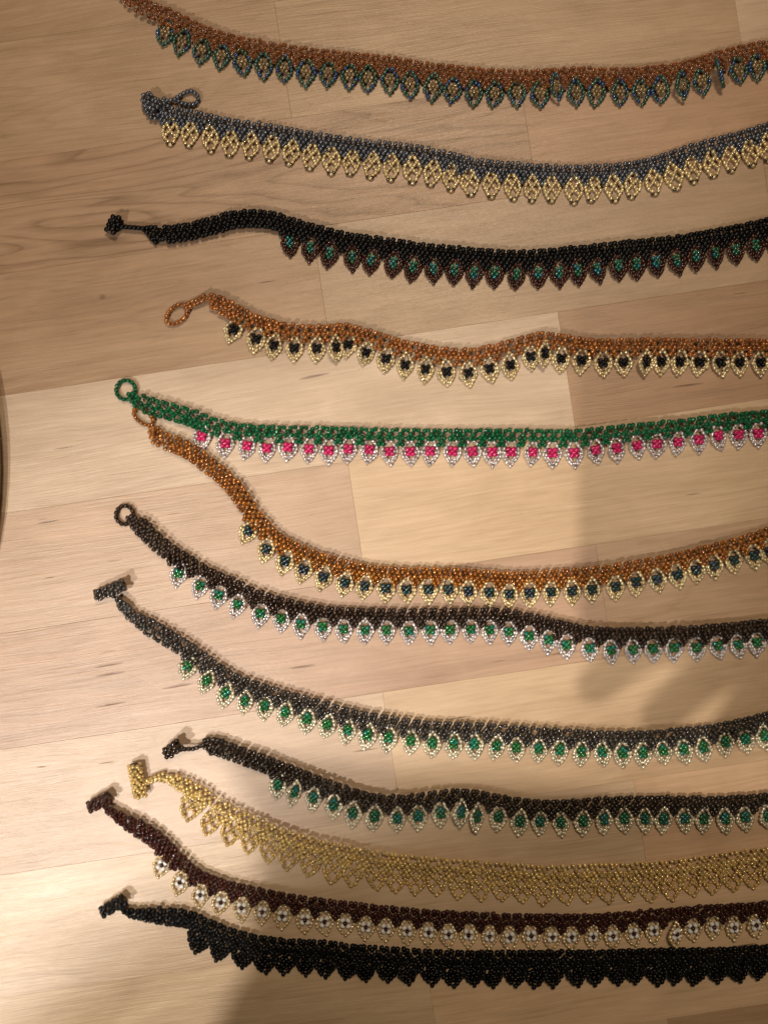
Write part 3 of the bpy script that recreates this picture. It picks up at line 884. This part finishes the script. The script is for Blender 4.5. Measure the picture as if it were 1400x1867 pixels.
N = [((-0.10, -0.62, 0.00), (0.16, 0.11)),      # 0 pelvis
     ((-0.10, -0.58, 0.20), (0.15, 0.10)),      # 1 waist
     ((-0.115, -0.50, 0.38), (0.16, 0.11)),     # 2 chest
     ((-0.12, -0.42, 0.47), (0.055, 0.055)),    # 3 neck
     ((-0.137, -0.350, 0.545), (0.075, 0.075)), # 4 jaw
     ((-0.138, -0.286, 0.60), (0.100, 0.096)),  # 5 skull
     ((-0.132, -0.236, 0.645), (0.070, 0.065)), # 6 crown
     ((0.07, -0.48, 0.40), (0.065, 0.065)),     # 7 right shoulder
     ((0.20, -0.36, 0.31), (0.046, 0.046)),     # 8 right elbow
     ((0.098, -0.205, 0.388), (0.026, 0.026)),   # 9 right wrist
     ((0.060, -0.158, 0.406), (0.030, 0.016)),  # 10 palm
     ((0.036, -0.132, 0.409), (0.028, 0.012)),  # 11 knuckles
     ((-0.30, -0.51, 0.42), (0.060, 0.060)),    # 12 left shoulder
     ((-0.315, -0.425, 0.40), (0.050, 0.050)),    # 13 left elbow
     ((-0.165, -0.372, 0.412), (0.040, 0.040)),   # 14 left wrist
     ((-0.118, -0.358, 0.416), (0.036, 0.022)),  # 15 left palm
     ((-0.20, -0.62, -0.30), (0.085, 0.085)), ((-0.20, -0.64, -0.72), (0.055, 0.055)),
     ((0.00, -0.62, -0.30), (0.085, 0.085)), ((0.00, -0.64, -0.72), (0.055, 0.055))]
E = [(0, 1), (1, 2), (2, 3), (3, 4), (4, 5), (5, 6), (2, 7), (7, 8), (8, 9), (9, 10), (10, 11), (2, 12), (12, 13), (13, 14), (14, 15), (0, 16), (16, 17), (0, 18), (18, 19)]
def chain(start, ps, rs):
    prev = start
    for p, r in zip(ps, rs):
        N.append((p, (r, r))); E.append((prev, len(N) - 1)); prev = len(N) - 1
# right hand: four fingers under the lower end of the phone, thumb over its edge
chain(11, [(-0.004, -0.125, 0.4035), (-0.036, -0.133, 0.4012), (-0.057, -0.149, 0.4015)], (0.0088, 0.0075, 0.0066))
chain(11, [(0.002, -0.132, 0.4035), (-0.020, -0.144, 0.4012), (-0.036, -0.160, 0.4015)], (0.0088, 0.0075, 0.0066))
chain(11, [(0.011, -0.138, 0.4035), (-0.003, -0.150, 0.402), (-0.014, -0.165, 0.403)], (0.0085, 0.007, 0.0062))
chain(11, [(0.026, -0.143, 0.4045), (0.016, -0.154, 0.403), (0.008, -0.164, 0.404)], (0.0080, 0.0066, 0.0058))
chain(10, [(0.050, -0.118, 0.424), (0.028, -0.100, 0.428), (0.006, -0.092, 0.4245)], (0.012, 0.0100, 0.009))
# left forearm posed across the chest to block the white lamp, hand loosely curled
for q, (dy, ln) in enumerate(((0.024, .052), (0.008, .060), (-0.009, .058), (-0.025, .048))):
    chain(15, [(-0.090, -0.356 + dy, 0.418), (-0.118 + ln, -0.354 + dy * 1.1, 0.412), (-0.118 + ln + .006, -0.352 + dy * 1.1, 0.392)], (0.0095, 0.0085, 0.0075))
chain(15, [(-0.105, -0.352, 0.442), (-0.084, -0.350, 0.450)], (0.011, 0.009))
person = link("person", None)
person.location = (-0.10, -0.62, -0.72)
tag(person, "person in a dark sweater leaning over the table, holding the phone flat", "person")
body = skinned("body", [((Vector(p) - person.location)[:], r) for p, r in N], E, pm, 0, person)
hm, hnt, hb = new_mat("dark_brown_hair")
hb.inputs['Base Color'].default_value = (0.035, 0.02, 0.012, 1); hb.inputs['Roughness'].default_value = 0.5
hair_nodes = [(Vector(p) - person.location, r) for p, r in (((-0.136, -0.312, 0.660), .092), ((-0.130, -0.260, 0.672), .084), ((-0.146, -0.36, 0.61), .098), ((-0.137, -0.395, 0.535), .085))]
skinned("hair", [(v[:], r) for v, r in hair_nodes], [(0, 1), (0, 2), (2, 3)], hm, 0, person)
fm, fnt, fb = new_mat("face_feature")
fb.inputs['Base Color'].default_value = (0.45, 0.25, 0.18, 1)
skinned("nose", [((Vector(p) - person.location)[:], r) for p, r in (((-0.127, -0.222, 0.585), .012), ((-0.127, -0.212, 0.560), .014))], [(0, 1)], fm, 0, person)

# the phone, its lens right above the camera
phm, phn, phb = new_mat("black_phone_glass")
phb.inputs['Base Color'].default_value = (0.012, 0.012, 0.014, 1); phb.inputs['Roughness'].default_value = 0.12
phf, _, phfb = new_mat("phone_metal_frame")
phfb.inputs['Base Color'].default_value = (0.30, 0.29, 0.28, 1); phfb.inputs['Metallic'].default_value = 1; phfb.inputs['Roughness'].default_value = 0.35
def rbox(name, x0, x1, y0, y1, z0, z1, rad, mat, parent):
    ring = []
    for cx, cy, a0 in ((x1 - rad, y1 - rad, 0), (x0 + rad, y1 - rad, 90), (x0 + rad, y0 + rad, 180), (x1 - rad, y0 + rad, 270)):
        ring += [(cx + rad * math.cos(math.radians(a0 + a)), cy + rad * math.sin(math.radians(a0 + a))) for a in range(0, 91, 15)]
    n = len(ring)
    me = bpy.data.meshes.new(name)
    me.from_pydata([(x, y, z0) for x, y in ring] + [(x, y, z1) for x, y in ring], [],
                   [tuple(range(n - 1, -1, -1)), tuple(range(n, 2 * n))] + [(i, (i + 1) % n, n + (i + 1) % n, n + i) for i in range(n)])
    me.materials.append(mat)
    return link(name, me, parent)
phone = link("phone", None); phone.location = (-0.022, -0.060, 0.404)
tag(phone, "black phone held flat in one hand above the necklaces", "phone")
rbox("case", -0.036, 0.036, -0.073, 0.074, 0.0, 0.0075, 0.011, phf, phone)
rbox("screen", -0.034, 0.034, -0.071, 0.072, 0.0076, 0.0082, 0.009, phm, phone)
rbox("lens_plate", -0.004, 0.0335, 0.036, 0.0715, -0.0012, -0.0001, 0.008, phm, phone)
